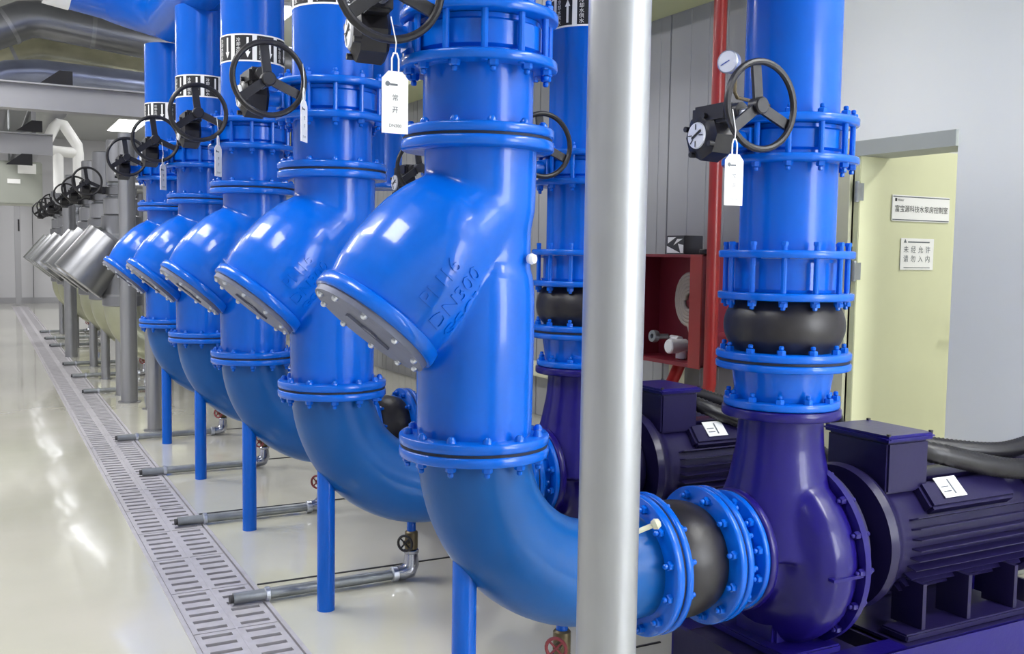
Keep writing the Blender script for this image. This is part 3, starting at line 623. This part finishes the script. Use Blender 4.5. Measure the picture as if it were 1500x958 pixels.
# ------------------------------------------------------------------ silver insulated units farther down the aisle
t = thing('clad_strainer', '', 'strainer', (CX, Y0, .9)); mb = MB(); mb.lathe([(0, 0), (0, .265), (.50, .265), (.54, .19), (.54, 0)], E0+A*.15, AX, 40); part('clad_barrel', mb, STEEL2, t)
mb = MB(); mb.lathe([(0, 0), (0, .262), (.006, .268), (.006, 0)], E0+A*.157, AX, 40); part('end_plate', mb, STEEL, t)
mb = MB(); mb.cyl((CX, Y0, .9), (0, 0, 1), .9, .19, 40, .01); part('clad_body', mb, STEEL2, t)
for z in (1.0, 1.6): mb = MB(); mb.lathe([(0, .188), (0, .193), (.02, .193), (.02, .188)], (CX, Y0, z), (0, 0, 1), 40, close=True); part('seam_strap', mb, STEEL, t)
cs = t
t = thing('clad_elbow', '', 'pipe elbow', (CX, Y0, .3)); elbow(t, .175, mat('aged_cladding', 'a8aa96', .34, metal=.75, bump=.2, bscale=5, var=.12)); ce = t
t = thing('clad_pipe', '', 'pipe', (CX, Y0, 1.8)); mb = MB(); mb.cyl((CX, Y0, 1.8), (0, 0, 1), .17, .165, 40, .01); mb.cyl((CX, Y0, 2.12), (0, 0, 1), .42, .135, 40, .01); part('cladding', mb, STEEL, t)
mb = MB(); mb.cyl((CX, Y0, 1.97), (0, 0, 1), .15, .12, 32); part('neck', mb, GALV, t)
mb = MB(); mb.tube([(CX-.02, Y0, 2.42), (RX-.02, Y0, 2.42)], .11, 24); part('branch', mb, STEEL, t); cpipe = t
cv = valve(CX, 1.985, 2.095, 'butterfly_valve', False, .15)
sp = thing('support_post', '', 'post', (1.22, Y0, 0)); mb = MB(); mb.cyl((1.22, Y0, 0), (0, 0, 1), .60, .048, 20); part('post', mb, STEEL, sp); mb = MB(); mb.cyl((1.22, Y0, 0), (0, 0, 1), .008, .062, 20); part('foot_plate', mb, STEEL, sp)
cr_ = thing('clad_riser', '', 'pipe', (RX, Y0, .3)); mb = MB(); mb.cyl((RX, Y0, .02), (0, 0, 1), 2.95, .19, 32); part('cladding', mb, STEEL2, cr_); mb = MB(); mb.lathe([(0, .18), (0, .25), (.06, .25), (.06, .18)], (RX, Y0, 1.1), (0, 0, 1), 32, close=True); part('collar', mb, STEEL, cr_)
ords = ['nearest', 'second', 'third', 'fourth', 'fifth', 'farthest']
ROWY = [10.58, 11.96, 13.29, 15.95, 17.25, 18.68]
SL = [(cs, 'silver clad slanting strainer, %s of the silver ones', 'silver clad strainers'), (ce, 'silver clad elbow under the %s silver strainer', 'silver clad elbows'), (cpipe, 'silver clad upright pipe above the %s silver strainer', 'silver clad pipes'),
      (cv, 'black handwheel valve above the %s silver strainer', 'handwheels on the silver pipes'), (sp, 'thin silver post under the %s silver strainer', 'silver posts'), (TR['drain'], 'dark drain pipe on the floor at the %s silver post', 'dark floor drain pipes'), (cr_, 'tall silver clad pipe behind the %s silver strainer', 'silver clad risers')]
for src, lab, grp in SL:
    for i in range(5, -1, -1):
        d_ = (0, ROWY[i]-Y0, 0)
        if i == 0 and src is not TR['drain']: src.location += Vector(d_); src['label'] = lab % ords[i]; src['group'] = grp
        else: dup(src, d_, lab % ords[i], grp)

# ------------------------------------------------------------------ round steel clad columns
def pillar(x, y, r_, lab, z1=ZC):
    t = thing('steel_column', lab, 'column', (x, y, 0)); mb = MB(); mb.cyl((x, y, .004), (0, 0, 1), z1-.004, r_, 48); part('shaft', mb, PILLAR if r_ > .07 and y < 3 else STEEL, t)
    mb = MB(); mb.lathe([(0, r_), (0, r_+.03), (.008, r_+.03), (.012, r_+.004), (.012, r_)], (x, y, 0), (0, 0, 1), 48, close=True); part('base_ring', mb, STEEL, t)
    mb = MB(); mb.box(x+r_-.002, x+r_+.003, y-.004, y+.004, .02, z1-.02); part('seam', mb, STEEL, t)
pillar(1.285, 1.9, .071, 'thick grey steel column crossing the whole picture in front of the pipes')
pillar(1.22, 8.38, .055, 'thin grey steel column close beside the farthest blue post', 2.2)
pillar(1.235, 10.06, .075, 'grey steel column standing in front of the silver strainers', 2.55)
pillar(1.36, 9.55, .05, 'slim bright steel column right behind the farthest blue strainer', 2.2)

# ------------------------------------------------------------------ ducts and pipes under the ceiling, upper left
def tubething(name, lab, cat, pts, rad, m, n=24, bands=None):
    t = thing(name, lab, cat, pts[0]); mb = MB(); mb.tube(pts, rad, n); part('cladding', mb, m, t)
    if bands:
        mb = MB()
        for p, d in bands: mb = MB(); mb.lathe([(-.02, rad-.004), (-.02, rad+.006), (.02, rad+.006), (.02, rad-.004)], p, d, n, close=True); part('seam_strap', mb, STEEL, t)
    return t
tubething('insulated_pipe', 'thick silver insulated pipe bending across the upper left, topmost', 'pipe', [(-1.8, 11.5, 3.10), (-.2, 11.5, 3.45), (.1, 11.5, 3.62), (.45, 11.5, 3.80), (.6, 11.5, 3.82), (.8, 11.5, 3.80), (1.6, 11.5, 3.72), (3.9, 11.5, 3.6)], .19, STEEL2, bands=[((.3, 11.5, 3.72), (.3, 0, .18)), ((1.1, 11.5, 3.77), (1, 0, -.08))])
tubething('insulated_pipe', 'silver insulated pipe below the topmost one, dull yellow sheen', 'pipe', [(-1.8, 13, 3.0), (.1, 13, 3.48), (.4, 13, 3.64), (.67, 13, 3.72), (1.0, 13, 3.70), (3.9, 13, 3.4)], .21, mat('aged_foil', 'b3b096', .3, metal=.8, bump=.3, bscale=4, var=.2), bands=[((.4, 13, 3.63), (.3, 0, .12))])
tubething('insulated_pipe', 'bluish silver insulated pipe crossing low beneath the others, upper left', 'pipe', [(-1.8, 12.2, 2.75), (.0, 12.2, 3.22), (.3, 12.2, 3.36), (.6, 12.2, 3.4), (3.9, 12.2, 3.3)], .13, mat('blue_foil', '9fa6c0', .28, metal=.8, bump=.3, bscale=4, var=.15))
for i in range(2):
    tubething('insulated_pipe', ['silver insulated pipe running away overhead, left one of the pair', 'silver insulated pipe running away overhead, right one of the pair'][i], 'pipe', [(.15+.75*i, 14.2, 3.45), (.15+.75*i, 22, 3.5), (.15+.75*i, 28.5, 3.5)], .24, STEEL2)
t = thing('ceiling_beam', 'flat grey steel beam below the insulated pipes, upper left', 'beam', (.8, 11, 2.85)); mb = MB(); mb.box(-2.5, 4.2, 10.98, 11.02, 2.83, 3.08); mb.box(-2.5, 4.2, 10.9, 11.1, 3.07, 3.085); mb.box(-2.5, 4.2, 10.9, 11.1, 2.825, 2.84); part('profile', mb, BEAMM, t, smooth=False)
for x in (-1.0, 2.2): mb = MB(); mb.box(x, x+.05, 10.97, 11.03, 3.08, ZC); part('hanger', mb, BEAMM, t)
t = thing('ceiling_beam', 'second grey steel beam farther back, above the grey cabinet', 'beam', (.4, 14, 2.65)); mb = MB(); mb.box(-2.5, .84, 13.98, 14.02, 2.64, 2.90); mb.box(-2.5, .84, 13.92, 14.08, 2.89, 2.905); part('profile', mb, BEAMM, t, smooth=False)
for x in (-1.0, .6): mb = MB(); mb.box(x, x+.05, 13.97, 14.03, 2.9, ZC); part('hanger', mb, BEAMM, t)
for i, (x, y, z) in enumerate(((.55, 10.95, 3.09), (.42, 13.9, 2.92), (.30, 13.9, 2.50))):
    t = thing('pipe_bracket', ['black wedge bracket on the front ceiling beam', 'black wedge bracket on the rear ceiling beam', 'black wedge bracket hanging under the rear beam'][i], 'bracket', (x, y, z))
    mb = MB(); mb.add([(x, y, z), (x+.3, y, z), (x+.3, y, z+.14), (x+.18, y, z+.14), (x, y+.05, z), (x+.3, y+.05, z), (x+.3, y+.05, z+.14), (x+.18, y+.05, z+.14)], [(0, 1, 2, 3), (7, 6, 5, 4), (0, 4, 5, 1), (1, 5, 6, 2), (2, 6, 7, 3), (3, 7, 4, 0)]); part('wedge', mb, BLACK, t, smooth=False)
t = thing('white_pipe_loop', 'white pipe folded in a triangle loop above two white uprights', 'pipe', (1.05, 14.6, 0)); mb = MB(); mb.tube([(x*.9125, 14.6, 1.46+(z-1.46)*.9125) for x, z in ((1.30, 2.3), (1.30, 2.86), (1.29, 2.98), (1.1, 3.28), (1.04, 3.29), (.98, 3.22), (.86, 2.96), (.90, 2.9), (1.0, 2.88), (1.27, 2.87))], .07, 16); part('loop', mb, WHITE, t)
mb = MB(); mb.tube([(.94, 14.6, 2.2), (.94, 14.6, 2.77)], .065, 16); part('upright', mb, WHITE, t)
mb = MB(); mb.tube([(1.06, 14.6, .0), (1.06, 14.6, 2.2)], .08, 16); mb.box(.84, 1.27, 14.55, 14.65, 2.15, 2.22); part('stand', mb, STEEL, t)
t = thing('equipment_cabinet', 'grey cabinet high at the far left with two bright plates', 'cabinet', (.2, 20.2, 2.25)); mb = MB(); mb.bbox(-1.6, 1.02, 20, 20.9, 2.25, 3.02, .02); part('casing', mb, EQUIP, t, smooth=False)
mb = MB(); mb.box(.62, .92, 19.985, 20, 2.80, 2.98); part('bright_plate', mb, WHITE, t); mb = MB(); mb.box(.45, .66, 19.985, 20, 2.62, 2.70); part('bright_plate', mb, WHITE, t)
for x in (-1.4, .5): mb = MB(); mb.tube([(x, 20.4, 3.0), (x, 20.4, ZC)], .02, 8); part('hanger', mb, GALV, t)
t = thing('wall_post', 'slim grey post standing against the far wall', 'post', (.85, 28.6, 0)); mb = MB(); mb.bbox(.78, .92, 28.5, 28.65, 0, ZC, .01); part('post', mb, BEAMM, t); mb = MB(); mb.box(.86, .90, 28.49, 28.5, 1.9, 2.2); part('strip', mb, BLACK, t)

# ------------------------------------------------------------------ right wall things
t = thing('hose_cabinet', 'open red fire hose cabinet on the grey wall', 'cabinet', (XW-.15, 5.65, .75)); x0, x1, y0, y1, z0, z1 = 4.20, 4.49, 5.17, 6.02, .735, 1.487
mb = MB(); mb.box(x1-.012, x1, y0, y1, z0, z1); mb.box(x0, x1, y1-.012, y1, z0, z1); mb.box(x0, x1, y0, y1, z1-.012, z1); mb.box(x0, x1, y0, y1, z0, z0+.012); mb.box(x0, x1, y0, y0+.012, z0, z1); part('case', mb, REDIN, t, smooth=False)
mb = MB(); mb.box(x0-.012, x0, y0, y0+.12, z0-.01, z1); part('front_stile', mb, RED, t, smooth=False)
mb = MB(); mb.box(x0-.012, x0, y1-.03, y1, z0-.01, z1); mb.box(x0-.012, x0, y0+.12, y1-.03, z1-.02, z1); mb.box(x0-.012, x0, y0+.12, y1-.03, z0-.01, z0+.015); part('front_rail', mb, REDIN, t, smooth=False)
t = thing('hose_roll', 'pale canvas fire hose roll with hanging end in the red cabinet', 'hose', (4.32, 5.42, .76)); mb = MB(); pts = []
for i in range(130): a = 2*PI*i/24; rr = .045+.105*i/130; pts.append((4.32, 5.45+rr*math.cos(a), 1.17+rr*1.25*math.sin(a)))
mb.tube(pts, .016, 8); mb.add([(4.29, 5.30, 1.08), (4.29, 5.44, 1.0), (4.29, 5.38, .86), (4.29, 5.33, .78), (4.34, 5.30, 1.08), (4.34, 5.44, 1.0), (4.34, 5.38, .86), (4.34, 5.33, .78)], [(0, 1, 2, 3), (7, 6, 5, 4), (0, 4, 5, 1), (1, 5, 6, 2), (2, 6, 7, 3), (3, 7, 4, 0)]); part('canvas', mb, HOSE, t, ang=60)
t = thing('hydrant_valve', 'white hydrant valve with round coupling at bottom of cabinet', 'valve', (4.33, 5.6, .75)); mb = MB(); mb.cyl((4.36, 5.58, .75), (0, 0, 1), .10, .04, 20, .006); mb.cyl((4.40, 5.58, .84), (-1, 0, 0), .16, .05, 24, .008); mb.cyl((4.36, 5.60, .88), (0, 1, 0), .1, .03, 16); part('valve_body', mb, WHITE, t)
mb = MB(); mb.lathe([(0, .018), (0, .042), (.02, .045), (.04, .042), (.04, .018)], (4.25, 5.73, .90), (-1, -.0, .1), 24, close=True); mb.cyl((4.33, 5.70, .90), (-1, .3, 0), .09, .02, 12); part('coupling', mb, GALV, t)
t = thing('printed_carton', 'dark carton with white triangles printed, on top of red cabinet', 'box', (4.30, 5.52, 1.488)); mb = MB(); mb.bbox(4.22, 4.38, 5.40, 5.60, 1.489, 1.615, .003); part('box', mb, BOXM, t, smooth=False)
mb = MB(); X_ = 4.219; mb.add([(X_, 5.595, 1.495), (X_, 5.44, 1.495), (X_, 5.595, 1.545), (X_, 5.44, 1.495), (X_, 5.41, 1.495), (X_, 5.41, 1.55), (X_, 5.47, 1.56), (X_, 5.585, 1.605), (X_, 5.49, 1.605), (X_, 5.585, 1.56), (X_, 5.48, 1.592), (X_, 5.42, 1.592), (X_, 5.52, 1.548)], [(0, 1, 2), (3, 4, 5, 6), (7, 8, 9), (10, 11, 12)]); part('print', mb, WHITE, t, smooth=False)
top('tape_roll', MB().cyl((4.30, 5.26, 1.488), (0, 0, 1), .035, .05, 20, .005), BLACK, 'small flat black roll lying on the red cabinet', 'roll', (4.30, 5.26, 1.488))
t = thing('fire_pipe', 'upright red pipe running down the grey wall past the cabinet', 'pipe', (4.2, 5.07, .55)); mb = MB(); mb.tube([(4.2, 5.07, ZC), (4.2, 5.07, .64), (4.2, 5.078, .60), (4.2, 5.11, .565), (4.2, 5.16, .555), (4.2, 5.40, .555), (4.24, 5.55, .56), (4.3, 5.58, .62), (4.36, 5.58, .735)], .043, 20); part('pipe', mb, RED, t)
for z in (.95, 2.2, 3.3): mb = MB(); mb.box(4.2, 4.5, 5.055, 5.085, z, z+.03); part('bracket', mb, REDIN, t)
t = thing('cable_tray', 'cream cable tray high on the grey wall', 'tray', (4.3, 8, 3.24)); mb = MB(); mb.box(4.02, 4.495, 2.0, 5.02, 3.235, 3.25); mb.box(4.02, 4.495, 5.12, 24, 3.235, 3.25); mb.box(4.0, 4.02, 2.0, 24, 3.235, 3.34); part('tray', mb, TRAY, t, smooth=False)
t = thing('wall_conduit', 'low cream wall ledge below the red cabinet', 'ledge', (4.4, 6, .5)); mb = MB(); mb.bbox(4.3, 4.5, 4.5, 12, .40, .50, .008); mb.box(4.36, 4.44, 5.64, 5.72, .5, .73); part('ledge', mb, CREAMF, t, smooth=False)
# ------------------------------------------------------------------ cables on the motors
def conduit(lab, pts, rad, n=14, step=.016):
    P = [Vector(p) for p in pts]; out = []; rs = []
    for i in range(len(P)-1):      # Catmull-Rom
        a, b_, c, d = P[max(i-1, 0)], P[i], P[i+1], P[min(i+2, len(P)-1)]; L = max(2, int((c-b_).length/(step/2)))
        for k in range(L):
            q = k/L; out.append(.5*((2*b_)+(c-a)*q+(2*a-5*b_+4*c-d)*q*q+(3*b_-a-3*c+d)*q**3))
    out.append(P[-1]); rs = [rad*(1.0 if i % 2 else .87) for i in range(len(out))]
    mb = MB(); mb.tube(out, rs, n); return top('cable_conduit', mb, BLACK, lab, 'cable', tuple(pts[0]), 'black conduits', ang=80)
conduit('black corrugated cable conduit on the front motor, nearer one', [(3.0, Y0-.04, .775), (3.10, Y0-.12, .755), (3.4, Y0-.19, .69), (3.8, Y0-.20, .665), (3.98, Y0-.22, .56), (4.2, Y0-.1, .3), (4.28, Y0-.1, .03)], .040)
conduit('black corrugated cable conduit on the front motor, farther one', [(3.0, Y0+.07, .785), (3.12, Y0+.04, .77), (3.45, Y0-.09, .735), (3.8, Y0-.09, .755), (4.0, Y0-.10, .64), (4.28, Y0+.02, .3), (4.36, Y0+.02, .03)], .034)
Y2 = Y0+DY
conduit('black cable conduit drooping over the second motor, nearer one', [(3.0, Y2-.05, .775), (3.10, Y2-.14, .73), (3.35, Y2-.21, .63), (3.65, Y2-.33, .50), (4.0, Y2-.18, .2), (4.05, Y2-.18, .03)], .038)
conduit('black cable conduit drooping over the second motor, farther one', [(3.0, Y2+.06, .785), (3.12, Y2+.06, .79), (3.35, Y2-.09, .73), (3.8, Y2-.1, .75), (3.98, Y2-.1, .6), (4.1, Y2, .25), (4.15, Y2, .03)], .036)
# blue and white printed bag on a small stool behind the front motor
t = thing('printed_bag', 'blue and white printed bag lying behind the front motor', 'bag', (4.1, 2.95, 0)); mb = MB(); mb.lathe([(-.32, 0), (-.30, .05), (-.2, .12), (0, .135), (.2, .125), (.30, .05), (.32, 0)], (4.1, 3.0, .475), (1, -.15, 0), 24); 
mb.v = [(v[0], v[1]*1.0, .47+(v[2]-.475)*.62) for v in mb.v]; part('sack', mb, SHEET, t); mb = MB(); mb.lathe([(-.10, .1345), (-.10, .1365), (-.02, .1385), (.03, .1375), (.03, .13)], (4.1, 3.0, .475), (1, -.15, 0), 24); mb.v = [(v[0], v[1], .47+(v[2]-.475)*.63) for v in mb.v]; part('white_stripe', mb, WHITE, t)
t = thing('low_crate', 'low grey crate under the printed bag', 'crate', (4.1, 3.0, 0)); mb = MB(); mb.bbox(3.95, 4.44, 2.87, 3.13, .0, .39, .01); part('crate', mb, EQUIP, t)

# floor joint lines running away from the drain at every post
for k in range(5):
    mb = MB(); y = Y0+DY*k+.42; mb.box(DX1+.02, 2.25, y-.004, y+.004, .0, .005); struct('trim_%d' % (6+k), mb, DARK)
